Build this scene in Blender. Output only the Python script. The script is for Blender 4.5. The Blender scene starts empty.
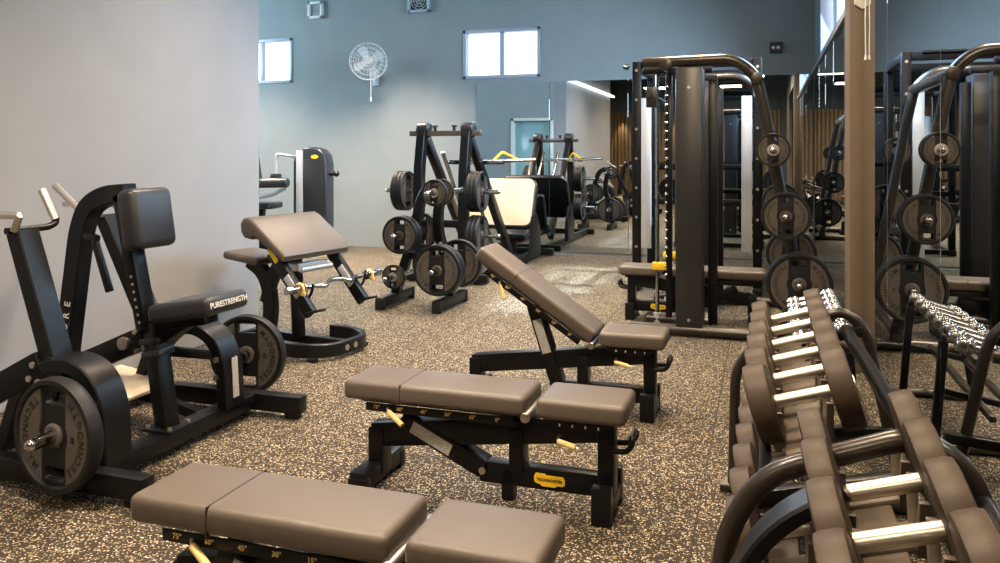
import bpy, bmesh, math, random
from mathutils import Vector, Matrix, Euler
random.seed(4)
SC = bpy.context.scene
COL = SC.collection
V = Vector
PI = math.pi

# ------------------------------------------------------------------ camera
CAM_H, YAW, FPX, HOR = 1.385, math.atan(265 / 800.0), 800.0, 155.0
cd = bpy.data.cameras.new('camera')
cam = bpy.data.objects.new('camera', cd)
COL.objects.link(cam)
cam.location = (0, 0, CAM_H)
cam.rotation_euler = (PI / 2, 0, YAW)
cd.sensor_width = 36.0
cd.lens = FPX / 1000.0 * 36.0
cd.shift_y = -(281.5 - HOR) / 1000.0
cd.clip_start = 0.02
SC.camera = cam
SC.view_settings.view_transform = 'Standard'
SC.view_settings.look = 'None'
SC.view_settings.gamma = 1.0
SC.view_settings.use_curve_mapping = False
SC.view_settings.exposure = 0.0
try:
    SC.cycles.use_denoising = True
    SC.cycles.max_bounces = 10
    SC.cycles.glossy_bounces = 6
    SC.cycles.sample_clamp_indirect = 6.0
    SC.cycles.caustics_reflective = False
    SC.cycles.caustics_refractive = False
except Exception:
    pass

# ------------------------------------------------------------------ materials
def mat(name, col, rough=0.5, metal=0.0, noise=0.0, nscale=40.0, bump=0.0, spec=0.5, emit=None, estr=0.0, coat=0.0):
    m = bpy.data.materials.new(name)
    m.use_nodes = True
    nt = m.node_tree
    b = nt.nodes['Principled BSDF']
    b.inputs['Base Color'].default_value = (*col, 1)
    b.inputs['Roughness'].default_value = rough
    b.inputs['Metallic'].default_value = metal
    b.inputs['Specular IOR Level'].default_value = spec
    if coat:
        b.inputs['Coat Weight'].default_value = coat
    if emit:
        b.inputs['Emission Color'].default_value = (*emit, 1)
        b.inputs['Emission Strength'].default_value = estr
    if noise or bump:
        tc = nt.nodes.new('ShaderNodeTexCoord')
        n = nt.nodes.new('ShaderNodeTexNoise')
        n.inputs['Scale'].default_value = nscale
        n.inputs['Detail'].default_value = 4
        nt.links.new(tc.outputs['Object'], n.inputs['Vector'])
        if noise:
            r = nt.nodes.new('ShaderNodeValToRGB')
            r.color_ramp.elements[0].position = 0.3
            r.color_ramp.elements[1].position = 0.7
            r.color_ramp.elements[0].color = (*[c * (1 - noise) for c in col], 1)
            r.color_ramp.elements[1].color = (*[min(1, c * (1 + noise)) for c in col], 1)
            nt.links.new(n.outputs['Fac'], r.inputs['Fac'])
            nt.links.new(r.outputs['Color'], b.inputs['Base Color'])
        if bump:
            bp = nt.nodes.new('ShaderNodeBump')
            bp.inputs['Strength'].default_value = bump
            bp.inputs['Distance'].default_value = 0.002
            nt.links.new(n.outputs['Fac'], bp.inputs['Height'])
            nt.links.new(bp.outputs['Normal'], b.inputs['Normal'])
    return m

M = {}
M['black'] = mat('black_powder_coat', (.0035, .0035, .0045), .36, noise=.15, nscale=300, bump=.1, spec=.28)
M['pad'] = mat('taupe_upholstery', (.098, .079, .064), .44, noise=.06, nscale=500, bump=.35)
M['padd'] = mat('dark_upholstery', (.016, .017, .02), .36, noise=.06, nscale=500, bump=.3)
M['rubber'] = mat('black_rubber', (.008, .008, .009), .5, noise=.15, nscale=120, spec=.28)
M['rubberd'] = mat('dumbbell_rubber', (.046, .031, .020), .5, noise=.06, nscale=200, spec=.3)
M['panel'] = mat('grey_rubber_face', (.075, .067, .058), .5, noise=.1, nscale=90, spec=.3)
M['chrome'] = mat('chrome', (.50, .49, .48), .14, 1.0)
M['steel'] = mat('brushed_steel', (.62, .58, .52), .32, 1.0)
M['satin'] = mat('satin_grey_metal', (.55, .57, .60), .38, .4)
M['tube'] = mat('bronze_grey_tube', (.022, .017, .013), .28, 0)
M['column'] = mat('taupe_paint', (.17, .125, .085), .6, noise=.03, nscale=20)
M['yellow'] = mat('yellow_plastic', (.85, .55, .02), .4)
M['cream_grip'] = mat('cream_grip', (.80, .58, .22), .4)
M['white'] = mat('white_print', (.8, .8, .78), .5)
M['ink'] = mat('black_print', (.004, .004, .004), .5)
M['sticker'] = mat('grey_label', (.42, .41, .39), .5, noise=.35, nscale=160)
M['cream'] = mat('cream_board', (.55, .47, .34), .5, noise=.05, nscale=30)
M['blackp'] = mat('black_plastic', (.016, .016, .018), .35)
M['shroud'] = mat('charcoal_shroud', (.02, .024, .032), .32)
M['whitep'] = mat('white_plastic', (.75, .75, .73), .4)
M['frame'] = mat('window_frame_metal', (.42, .46, .55), .4, .2)
M['tray'] = mat('saddle_plastic', (.10, .078, .058), .45)
M['hinge'] = mat('dark_bronze', (.12, .09, .07), .35, .4)
M['mirror'] = mat('mirror_glass', (.80, .84, .85), .0, 1.0)
M['ceil'] = mat('ceiling_paint', (.16, .17, .18), .9)
M['doorwhite'] = mat('door_frame_paint', (.7, .68, .62), .5)
M['teal'] = mat('teal_glass', (.30, .50, .52), .15)
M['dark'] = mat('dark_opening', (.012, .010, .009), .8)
M['lampon'] = mat('lamp_diffuser', (.9, .9, .9), .5, emit=(1.0, .86, .68), estr=6.0)
M['ledon'] = mat('led_strip', (.9, .9, .9), .5, emit=(.92, .96, 1.0), estr=5.0)
M['clear'] = mat('clear_plastic', (.9, .95, .97), .1, 0.0)
M['clear'].node_tree.nodes['Principled BSDF'].inputs['Transmission Weight'].default_value = .45

def wall_mat(name, col):
    m = mat(name, col, .75, noise=.04, nscale=3.0)
    return m
M['wallg'] = wall_mat('grey_wall_paint', (.27, .275, .285))
M['wallb'] = wall_mat('blue_grey_wall_paint', (.27, .30, .305))
M['wallt'] = wall_mat('teal_grey_wall_paint', (.16, .20, .22))

def floor_mat():
    m = bpy.data.materials.new('speckled_rubber_floor')
    m.use_nodes = True
    nt = m.node_tree; L = nt.links
    b = nt.nodes['Principled BSDF']
    tc = nt.nodes.new('ShaderNodeTexCoord')
    def node(t): return nt.nodes.new(t)
    vo = node('ShaderNodeTexVoronoi'); vo.inputs['Scale'].default_value = 138
    nz = node('ShaderNodeTexNoise'); nz.inputs['Scale'].default_value = 60; nz.inputs['Detail'].default_value = 2
    mixv = node('ShaderNodeVectorMath'); mixv.operation = 'MULTIPLY_ADD'
    mixv.inputs[1].default_value = (.012, .012, .012)
    L.new(tc.outputs['Object'], nz.inputs['Vector'])
    L.new(nz.outputs['Color'], mixv.inputs[0]); L.new(tc.outputs['Object'], mixv.inputs[2])
    L.new(mixv.outputs[0], vo.inputs['Vector'])
    sep = node('ShaderNodeSeparateColor'); L.new(vo.outputs['Color'], sep.inputs[0])
    # which cells are flecks
    gt = node('ShaderNodeMath'); gt.operation = 'GREATER_THAN'; gt.inputs[1].default_value = .62
    L.new(sep.outputs[0], gt.inputs[0])
    # fleck shape
    lt = node('ShaderNodeMath'); lt.operation = 'LESS_THAN'; lt.inputs[1].default_value = .50
    L.new(vo.outputs['Distance'], lt.inputs[0])
    mu = node('ShaderNodeMath'); mu.operation = 'MULTIPLY'
    L.new(gt.outputs[0], mu.inputs[0]); L.new(lt.outputs[0], mu.inputs[1])
    ramp = node('ShaderNodeValToRGB')
    e = ramp.color_ramp.elements
    e[0].position = 0; e[0].color = (.27, .20, .10, 1)
    e[1].position = 1; e[1].color = (.78, .71, .57, 1)
    e2 = e.new(.45); e2.color = (.42, .345, .215, 1)
    L.new(sep.outputs[1], ramp.inputs['Fac'])
    base = node('ShaderNodeRGB'); base.outputs[0].default_value = (.034, .027, .020, 1)
    mx = node('ShaderNodeMix'); mx.data_type = 'RGBA'
    L.new(mu.outputs[0], mx.inputs['Factor']); L.new(base.outputs[0], mx.inputs[6]); L.new(ramp.outputs['Color'], mx.inputs[7])
    # tile seams every metre
    sx = node('ShaderNodeSeparateXYZ'); L.new(tc.outputs['Object'], sx.inputs[0])
    outs = []
    for k, off in ((0, .25), (1, .62)):
        ad = node('ShaderNodeMath'); ad.operation = 'ADD'; ad.inputs[1].default_value = 50 + off
        L.new(sx.outputs[k], ad.inputs[0])
        fr = node('ShaderNodeMath'); fr.operation = 'FRACT'; L.new(ad.outputs[0], fr.inputs[0])
        ls = node('ShaderNodeMath'); ls.operation = 'LESS_THAN'; ls.inputs[1].default_value = .009
        L.new(fr.outputs[0], ls.inputs[0]); outs.append(ls)
    mxm = node('ShaderNodeMath'); mxm.operation = 'MAXIMUM'
    L.new(outs[0].outputs[0], mxm.inputs[0]); L.new(outs[1].outputs[0], mxm.inputs[1])
    sc_ = node('ShaderNodeMath'); sc_.operation = 'MULTIPLY'; sc_.inputs[1].default_value = .75
    L.new(mxm.outputs[0], sc_.inputs[0])
    mx2 = node('ShaderNodeMix'); mx2.data_type = 'RGBA'
    L.new(sc_.outputs[0], mx2.inputs['Factor']); L.new(mx.outputs[2], mx2.inputs[6]); mx2.inputs[7].default_value = (.012, .011, .01, 1)
    L.new(mx2.outputs[2], b.inputs['Base Color'])
    b.inputs['Roughness'].default_value = .62
    b.inputs['Specular IOR Level'].default_value = .15
    bp = node('ShaderNodeBump'); bp.inputs['Strength'].default_value = .25; bp.inputs['Distance'].default_value = .002
    L.new(vo.outputs['Distance'], bp.inputs['Height']); L.new(bp.outputs['Normal'], b.inputs['Normal'])
    return m
M['floor'] = floor_mat()

def slat_mat():
    m = bpy.data.materials.new('wood_slat_cladding'); m.use_nodes = True
    nt = m.node_tree; b = nt.nodes['Principled BSDF']
    tc = nt.nodes.new('ShaderNodeTexCoord')
    w = nt.nodes.new('ShaderNodeTexNoise'); w.inputs['Scale'].default_value = 3
    mp = nt.nodes.new('ShaderNodeMapping'); mp.inputs['Scale'].default_value = (6, 6, .4)
    nt.links.new(tc.outputs['Object'], mp.inputs[0]); nt.links.new(mp.outputs[0], w.inputs['Vector'])
    r = nt.nodes.new('ShaderNodeValToRGB')
    r.color_ramp.elements[0].position = .35; r.color_ramp.elements[0].color = (.32, .20, .10, 1)
    r.color_ramp.elements[1].position = .65; r.color_ramp.elements[1].color = (.50, .34, .19, 1)
    nt.links.new(w.outputs['Fac'], r.inputs[0]); nt.links.new(r.outputs[0], b.inputs['Base Color'])
    b.inputs['Roughness'].default_value = .55
    return m
M['slat'] = slat_mat()

# ------------------------------------------------------------------ mesh builder
def frame_from(d, up=V((0, 0, 1))):
    z = V(d).normalized()
    u = V(up)
    if abs(z.dot(u)) > .98:
        u = V((0, 1, 0)) if abs(z.dot(V((0, 1, 0)))) < .9 else V((1, 0, 0))
    x = u.cross(z).normalized()
    y = z.cross(x).normalized()
    return x, y, z

class MB:
    def __init__(s):
        s.bm = bmesh.new()
    def _merge(s, b):
        me = bpy.data.meshes.new('tmp'); b.to_mesh(me); b.free()
        s.bm.from_mesh(me); bpy.data.meshes.remove(me)
    def box(s, c, size, rot=None, bev=.004, seg=2):
        b = bmesh.new()
        bmesh.ops.create_cube(b, size=1)
        for v in b.verts:
            v.co = V((v.co.x * size[0], v.co.y * size[1], v.co.z * size[2]))
        if bev:
            bmesh.ops.bevel(b, geom=b.edges[:], offset=min(bev, min(size) * .48), segments=seg, profile=.5, affect='EDGES')
        mt = Matrix.Translation(V(c))
        if rot is not None:
            mt = mt @ (rot.to_4x4() if isinstance(rot, Matrix) else Euler(rot).to_matrix().to_4x4())
        b.transform(mt)
        s._merge(b); return s
    def beam(s, p0, p1, w, h, up=(0, 0, 1), bev=.006, ext=0):
        p0, p1 = V(p0), V(p1)
        x, y, z = frame_from(p1 - p0, up)
        L = (p1 - p0).length + 2 * ext
        rot = Matrix((x, y, z)).transposed()
        return s.box((p0 + p1) / 2, (w, h, L), rot, bev)
    def cyl(s, p0, p1, r, seg=24, r2=None, bev=0):
        p0, p1 = V(p0), V(p1)
        b = bmesh.new()
        L = (p1 - p0).length
        bmesh.ops.create_cone(b, cap_ends=True, segments=seg, radius1=r, radius2=r if r2 is None else r2, depth=L)
        if bev:
            ed = [e for e in b.edges if abs(e.verts[0].co.z - e.verts[1].co.z) < 1e-6]
            bmesh.ops.bevel(b, geom=ed, offset=bev, segments=3, profile=.5, affect='EDGES')
        x, y, z = frame_from(p1 - p0)
        b.transform(Matrix.Translation((p0 + p1) / 2) @ Matrix((x, y, z)).transposed().to_4x4())
        s._merge(b); return s
    def sphere(s, c, r, seg=16):
        b = bmesh.new(); bmesh.ops.create_uvsphere(b, u_segments=seg, v_segments=seg // 2, radius=r)
        b.transform(Matrix.Translation(V(c))); s._merge(b); return s
    def tube(s, pts, r, seg=14, fil=.0, caps=True):
        pts = fillet(pts, fil) if fil else [V(p) for p in pts]
        rings = []
        n = len(pts); b = s.bm
        t0 = (pts[1] - pts[0]).normalized()
        x, y, _ = frame_from(t0)
        for i, p in enumerate(pts):
            if i == 0: t = (pts[1] - pts[0]).normalized()
            elif i == n - 1: t = (pts[-1] - pts[-2]).normalized()
            else: t = ((pts[i] - pts[i - 1]).normalized() + (pts[i + 1] - pts[i]).normalized()).normalized()
            x = (x - t * x.dot(t)).normalized(); y = t.cross(x)
            rings.append([b.verts.new(p + (x * math.cos(a) + y * math.sin(a)) * r) for a in [2 * PI * k / seg for k in range(seg)]])
        for i in range(n - 1):
            for k in range(seg):
                k2 = (k + 1) % seg
                b.faces.new((rings[i][k], rings[i][k2], rings[i + 1][k2], rings[i + 1][k]))
        if caps:
            b.faces.new(rings[0][::-1]); b.faces.new(rings[-1])
        return s
    def sweep(s, pts, w, h, side=(0, 1, 0), fil=.0, bev=.006):
        """rectangular bar along a bent path; w across (along side), h in the bend plane"""
        pts = fillet(pts, fil) if fil else [V(p) for p in pts]
        side = V(side).normalized(); n = len(pts); b = s.bm; rings = []
        c = min(bev, w * .3, h * .3)
        prof = [(-w / 2 + c, -h / 2), (w / 2 - c, -h / 2), (w / 2, -h / 2 + c), (w / 2, h / 2 - c), (w / 2 - c, h / 2), (-w / 2 + c, h / 2), (-w / 2, h / 2 - c), (-w / 2, -h / 2 + c)]
        for i, p in enumerate(pts):
            if i == 0: t = (pts[1] - pts[0]).normalized(); k = 1
            elif i == n - 1: t = (pts[-1] - pts[-2]).normalized(); k = 1
            else:
                a1 = (pts[i] - pts[i - 1]).normalized(); a2 = (pts[i + 1] - pts[i]).normalized()
                t = (a1 + a2).normalized(); k = 1 / max(.5, a1.dot(t))
            nrm = t.cross(side).normalized()
            rings.append([b.verts.new(p + side * u + nrm * v * k) for u, v in prof])
        m = len(prof)
        for i in range(n - 1):
            for k in range(m):
                k2 = (k + 1) % m
                b.faces.new((rings[i][k], rings[i][k2], rings[i + 1][k2], rings[i + 1][k]))
        b.faces.new(rings[0][::-1]); b.faces.new(rings[-1])
        return s
    def prism(s, poly, origin, ux, uy, depth, bev=0, seg=2):
        """2d polygon in plane (ux,uy), extruded symmetrically along ux x uy"""
        ux, uy = V(ux).normalized(), V(uy).normalized(); uz = ux.cross(uy); o = V(origin)
        b = bmesh.new()
        lo = [b.verts.new(o + ux * p[0] + uy * p[1] - uz * depth / 2) for p in poly]
        hi = [b.verts.new(o + ux * p[0] + uy * p[1] + uz * depth / 2) for p in poly]
        n = len(poly)
        f0 = b.faces.new(lo[::-1]); f1 = b.faces.new(hi)
        for i in range(n):
            j = (i + 1) % n
            b.faces.new((lo[i], lo[j], hi[j], hi[i]))
        bmesh.ops.recalc_face_normals(b, faces=b.faces[:])
        if bev:
            ed = list(set(f0.edges[:]) | set(f1.edges[:]))
            bmesh.ops.bevel(b, geom=ed, offset=bev, segments=seg, profile=.5, affect='EDGES')
        s._merge(b); return s
    def lathe(s, prof, mtx=Matrix.Identity(4), seg=48, closed=False):
        """profile of (radius, z); revolved about local z"""
        b = bmesh.new(); rings = []
        for r, z in prof:
            rings.append([b.verts.new((r * math.cos(2 * PI * k / seg), r * math.sin(2 * PI * k / seg), z)) for k in range(seg)])
        m = len(rings)
        for i in range(m if closed else m - 1):
            i2 = (i + 1) % m
            for k in range(seg):
                k2 = (k + 1) % seg
                b.faces.new((rings[i][k], rings[i][k2], rings[i2][k2], rings[i2][k]))
        bmesh.ops.recalc_face_normals(b, faces=b.faces[:])
        b.transform(mtx); s._merge(b); return s
    def torus(s, c, R, r, nrm=(0, 0, 1), seg=40, rs=8):
        x, y, z = frame_from(nrm)
        mt = Matrix.Translation(V(c)) @ Matrix((x, y, z)).transposed().to_4x4()
        return s.lathe([(R + r * math.cos(2 * PI * k / rs), r * math.sin(2 * PI * k / rs)) for k in range(rs)], mt, seg, True)
    def mesh(s, me, mtx):
        b = bmesh.new(); b.from_mesh(me); b.transform(mtx); s._merge(b); return s
    def build(s, name, m, parent=None, world=False, smooth=35):
        bmesh.ops.recalc_face_normals(s.bm, faces=s.bm.faces[:])
        if parent is not None and world:
            s.bm.transform(Matrix.LocRotScale(parent.location, parent.rotation_euler, None).inverted())
        me = bpy.data.meshes.new(name)
        s.bm.to_mesh(me); s.bm.free()
        if smooth:
            me.polygons.foreach_set('use_smooth', [True] * len(me.polygons))
            me.set_sharp_from_angle(angle=math.radians(smooth))
        me.materials.append(m)
        o = bpy.data.objects.new(name, me); COL.objects.link(o)
        if parent is not None:
            o.parent = parent
        return o

def fillet(pts, r, n=6):
    pts = [V(p) for p in pts]
    out = [pts[0]]
    for i in range(1, len(pts) - 1):
        a, p, c = pts[i - 1], pts[i], pts[i + 1]
        d1 = (a - p); d2 = (c - p)
        rr = min(r, d1.length * .48, d2.length * .48)
        s0 = p + d1.normalized() * rr; s1 = p + d2.normalized() * rr
        for k in range(n + 1):
            t = k / n
            out.append(s0 * (1 - t) ** 2 + p * 2 * t * (1 - t) + s1 * t * t)
    out.append(pts[-1])
    return out

def thing(name, label, cat, loc=(0, 0, 0), rz=0, group=None):
    o = bpy.data.objects.new(name, None); COL.objects.link(o)
    o.empty_display_size = .1
    o.location = loc; o.rotation_euler = (0, 0, rz)
    tag(o, label, cat, group); return o
def tag(o, label, cat, group=None):
    o['label'] = label; o['category'] = cat
    if group: o['group'] = group
    return o
def struct(o):
    o['kind'] = 'structure'; return o
def copy_tree(o, parent=None):
    c = o.copy(); COL.objects.link(c)
    c.parent = parent
    for ch in list(o.children): copy_tree(ch, c)
    return c
def dup(proto, label, loc, rz=0, group=None):
    c = copy_tree(proto); c.location = loc; c.rotation_euler = (0, 0, rz)
    c['label'] = label
    if group: c['group'] = group
    return c

def each(name, m, parent, adders, off=None, **k):
    """one mesh per piece; off shifts world coordinates into the parent's frame"""
    for f in adders:
        mb = MB(); f(mb)
        if off is not None: mb.bm.transform(Matrix.Translation(-off))
        mb.build(name, m, parent, **k)
# text ---------------------------------------------------------------
_tc = {}
def text_mesh(t, size, ext=.0008):
    key = (t, size, ext)
    if key in _tc: return _tc[key]
    cu = bpy.data.curves.new('t', 'FONT'); cu.body = t; cu.size = size; cu.extrude = ext
    cu.align_x = 'CENTER'; cu.align_y = 'CENTER'; cu.resolution_u = 2
    cu.offset = size * .012
    ob = bpy.data.objects.new('t', cu); COL.objects.link(ob)
    bpy.context.view_layer.update()
    me = bpy.data.meshes.new_from_object(ob.evaluated_get(bpy.context.evaluated_depsgraph_get()))
    bpy.data.objects.remove(ob); bpy.data.curves.remove(cu)
    _tc[key] = me; return me
def text_on(mb, t, size, origin, right, up, sx=1.0):
    r, u = V(right).normalized(), V(up).normalized(); n = r.cross(u)
    mt = Matrix.Translation(V(origin)) @ Matrix((r, u, n)).transposed().to_4x4() @ Matrix.Diagonal((sx, 1, 1, 1))
    return mb.mesh(text_mesh(t, size), mt)
WID = {'T': .9, 'E': .82, 'C': 1, 'H': 1, 'N': 1.02, 'O': 1.1, 'G': 1.1, 'Y': .95, 'M': 1.2}
def arc_text(mb, t, size, R, a_mid, y, mir=False):
    """letters on an arc in the xz plane, face towards -y (or +y when mir), tops inwards, counter-clockwise"""
    w = [WID.get(c, 1) * size * .86 for c in t]; tot = sum(w); a = a_mid - tot / R / 2
    for c, cw in zip(t, w):
        ph = a + cw / R / 2; a += cw / R
        p = V((R * math.cos(ph), y, R * math.sin(ph)))
        r = V((-math.sin(ph), 0, math.cos(ph))); u = V((-math.cos(ph), 0, -math.sin(ph)))
        if mir:
            p = V((-p.x, -p.y, p.z)); r = V((-r.x, 0, r.z)); u = V((-u.x, 0, u.z))
        text_on(mb, c, size, p, r, u, 1.0)

# curve plate with holes --------------------------------------------------
def flat_shape(loops, ext, bev):
    cu = bpy.data.curves.new('c', 'CURVE'); cu.dimensions = '2D'; cu.fill_mode = 'BOTH'; cu.extrude = ext; cu.bevel_depth = bev; cu.bevel_resolution = 1
    for lp in loops:
        sp = cu.splines.new('POLY'); sp.points.add(len(lp) - 1)
        for p, q in zip(sp.points, lp): p.co = (q[0], q[1], 0, 1)
        sp.use_cyclic_u = True
    ob = bpy.data.objects.new('c', cu); COL.objects.link(ob); bpy.context.view_layer.update()
    me = bpy.data.meshes.new_from_object(ob.evaluated_get(bpy.context.evaluated_depsgraph_get()))
    bpy.data.objects.remove(ob); bpy.data.curves.remove(cu)
    return me
def circ(r, n=48, cx=0, cy=0): return [(cx + r * math.cos(2 * PI * k / n), cy + r * math.sin(2 * PI * k / n)) for k in range(n)]
def rrect(cx, cy, w, h, r, n=4):
    out = []
    for sx, sy, a0 in ((1, 1, 0), (-1, 1, 90), (-1, -1, 180), (1, -1, 270)):
        for k in range(n + 1):
            a = math.radians(a0 + 90 * k / n)
            out.append((cx + sx * (w / 2 - r) + r * math.cos(a), cy + sy * (h / 2 - r) + r * math.sin(a)))
    return out
XZ = Matrix.Rotation(PI / 2, 4, 'X')      # curve plane -> xz plane, front towards -y

# =================================================================== SETTING
XR, YB, XL, YL = .60, 10.85, -3.9, 5.55     # mirror wall, back wall, near side wall and where it ends
XLL, YN, ZC = -10.0, -5.0, 4.2
def wall_box(name, parts, m):
    mb = MB()
    for a, b in parts:
        c = [(p + q) / 2 for p, q in zip(a, b)]; sz = [abs(q - p) for p, q in zip(a, b)]
        mb.box(c, sz, bev=0)
    return struct(mb.build(name, m, smooth=0))
fl = wall_box('floor', [((XLL - .2, YN - .2, -.1), (XR + .2, YB + .2, 0))], M['floor'])
wall_box('ceiling', [((XLL - .2, YN - .2, ZC), (XR + .2, YB + .2, ZC + .1))], M['ceil'])
# back wall with two window openings
W1 = (-8.16, -7.01, 2.515, 3.216); W2 = (-4.155, -2.995, 2.483, 3.188)
def holed_wall(x0, x1, z1, wins):
    """boxes (u0,u1,v0,v1) around openings along u"""
    out = []; u = x0
    for a, b, c, d in wins:
        out.append((u, a, 0, z1)); out.append((a, b, 0, c)); out.append((a, b, d, z1)); u = b
    out.append((u, x1, 0, z1)); return out
wall_box('wall_back', [((a, YB, c), (b, YB + .2, d)) for a, b, c, d in holed_wall(XLL, XR + .2, ZC, [W1, W2])], M['wallb'])
W3 = (6.4, 9.6, 2.48, 3.55)
wall_box('wall_right', [((XR, a, c), (XR + .2, b, d)) for a, b, c, d in holed_wall(YN, YB, ZC, [W3])], M['wallt'])
wall_box('wall_left', [((XL - .25, .6, 0), (XL, YL, ZC))], M['wallg'])
wall_box('wall_side_bay', [((XLL, YL - .2, 0), (-5.09, YL, ZC)), ((-4.17, YL - .2, 0), (XL - .25, YL, ZC)), ((-5.09, YL - .2, 2.16), (-4.17, YL, ZC))], M['wallb'])
W4 = (6.2, 10.3, 2.45, 4.0)
wall_box('wall_far_left', [((XLL - .2, a, c), (XLL, b, d)) for a, b, c, d in holed_wall(YL - .2, YB, ZC, [W4])], M['wallb'])
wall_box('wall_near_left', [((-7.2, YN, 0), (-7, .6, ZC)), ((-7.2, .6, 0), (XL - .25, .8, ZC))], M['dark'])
wall_box('wall_near', [((-7.2, YN - .2, 0), (XR + .2, YN, ZC))], M['wallt'])
mb = MB()
for i in range(62):
    mb.box((-6.9 + i * .12, YN + .03, 1.4), (.085, .05, 2.8), bev=.006, seg=1)
struct(mb.build('trim_1', M['slat']))

# windows
def sliding_window(idx, x0, x1, z0, z1, axis='x', pos=YB, sgn=1):
    r = bpy.data.objects.new('window_%d' % idx, None); COL.objects.link(r); struct(r)
    def P(u, d, z): return (u, pos + sgn * d, z) if axis == 'x' else (pos + sgn * d, u, z)
    def S(u, d, z): return (u, d, z) if axis == 'x' else (d, u, z)
    t = .045
    f = MB()
    for z in (z0 + t / 2, z1 - t / 2): f.box(P((x0 + x1) / 2, .05, z), S(x1 - x0, .13, t), bev=.004)
    for x in (x0 + t / 2, x1 - t / 2): f.box(P(x, .05, (z0 + z1) / 2), S(t, .13, z1 - z0), bev=.004)
    fo = f.build('window_frame', M['frame'], r)
    xm = (x0 + x1) / 2
    struct(MB().box(P(xm, .05, (z0 + z1) / 2), S(.06, .05, z1 - z0 - 2 * t), bev=.004).build('mullion', M['frame'], r))
    g = bpy.data.materials.get('daylit_pane')
    if not g:
        g = bpy.data.materials.new('daylit_pane'); g.use_nodes = True; nt = g.node_tree
        nt.nodes.clear()
        o = nt.nodes.new('ShaderNodeOutputMaterial'); tr = nt.nodes.new('ShaderNodeBsdfTransparent'); gl = nt.nodes.new('ShaderNodeBsdfGlossy')
        gl.inputs['Roughness'].default_value = .02; mx = nt.nodes.new('ShaderNodeMixShader'); mx.inputs[0].default_value = .06
        nt.links.new(tr.outputs[0], mx.inputs[1]); nt.links.new(gl.outputs[0], mx.inputs[2]); nt.links.new(mx.outputs[0], o.inputs[0])
    for a, b in ((x0 + t, xm - .03), (xm + .03, x1 - t)):
        MB().box(P((a + b) / 2, .06, (z0 + z1) / 2), S(b - a, .006, z1 - z0 - 2 * t), bev=0).build('pane', g, r)
sliding_window(1, *W1); sliding_window(2, *W2)
sliding_window(3, *W3, axis='y', pos=XR, sgn=1)
sliding_window(4, *W4, axis='y', pos=XLL, sgn=-1)

# door in the side bay (seen in the back mirror)
d = bpy.data.objects.new('door_1', None); COL.objects.link(d); struct(d)
f = MB()
for x in (-5.06, -4.20): f.box((x, YL - .07, 1.08), (.06, .2, 2.16), bev=.004)
f.box((-4.63, YL - .07, 2.13), (.92, .2, .06), bev=.004)
f.build('door_frame', M['doorwhite'], d)
MB().box((-4.63, YL - .12, 1.05), (.8, .03, 2.1), bev=.003).build('door_leaf', M['teal'], d)
MB().cyl((-4.32, YL - .09, .9), (-4.32, YL - .09, 1.2), .012).build('door_handle', M['steel'], d)

# column on the mirror wall
struct(MB().box((.57, 5.72, ZC / 2), (.115, .34, ZC), bev=.004).build('trim_2', M['column']))
# ledge above the mirrors
struct(MB().box((XR - .02, 8.37, 2.43), (.04, 4.9, .03), bev=.004).build('trim_3', M['wallg']))

# mirrors
def mirror(x0, x1, y0, y1, z1, label, grp):
    mb = MB(); g = .004
    if y0 == y1: mb.box(((x0 + x1) / 2, y0, .04 + (z1 - .04) / 2), (x1 - x0 - g, .012, z1 - .04), bev=.0015, seg=1)
    else: mb.box((x0, (y0 + y1) / 2, .04 + (z1 - .04) / 2), (.012, y1 - y0 - g, z1 - .04), bev=.0015, seg=1)
    o = mb.build('wall_mirror', M['mirror'], smooth=0)
    tag(o, label, 'mirror', grp)
bx = [-3.95, -2.86, -1.76, -.66, XR - .02]
bl = ['mirror panel on back wall reflecting the blue side bay and white framed doorway',
      'mirror panel on back wall reflecting grey wall and lit strip behind leg press',
      'mirror panel on back wall behind the chrome-pegged upright of the rack machine',
      'mirror panel on back wall in the corner behind the plate-loaded smith frame']
for a, b, l in zip(bx, bx[1:], bl): mirror(a, b, YB - .008, YB - .008, 2.41, l, 'mirror panels on the back wall')
by = [10.83, 9.8, 8.8, 7.8, 6.8, 5.90]
ol = ['in the far corner', 'second from the far corner', 'third from the far corner', 'fourth from the far corner', 'just beyond the taupe column']
for a, b, l in zip(by[1:], by, ol): mirror(XR - .008, 0, a, b, 2.41, 'tall mirror panel on the long mirror wall ' + l, 'mirror panels on the long wall')
by = [5.54, 4.45, 3.16, 2.0, .9, -.2]
ol = ['narrow and touching the near face of the taupe column', 'reflecting the plate-loaded smith frame', 'behind the end of the dumbbell racks', 'beside the nearest dumbbells', 'beyond the camera side of the dumbbells']
for a, b, l in zip(by[1:], by, ol): mirror(XR - .008, 0, a, b, 2.9, 'tall mirror panel ' + l, 'mirror panels on the long wall')

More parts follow.
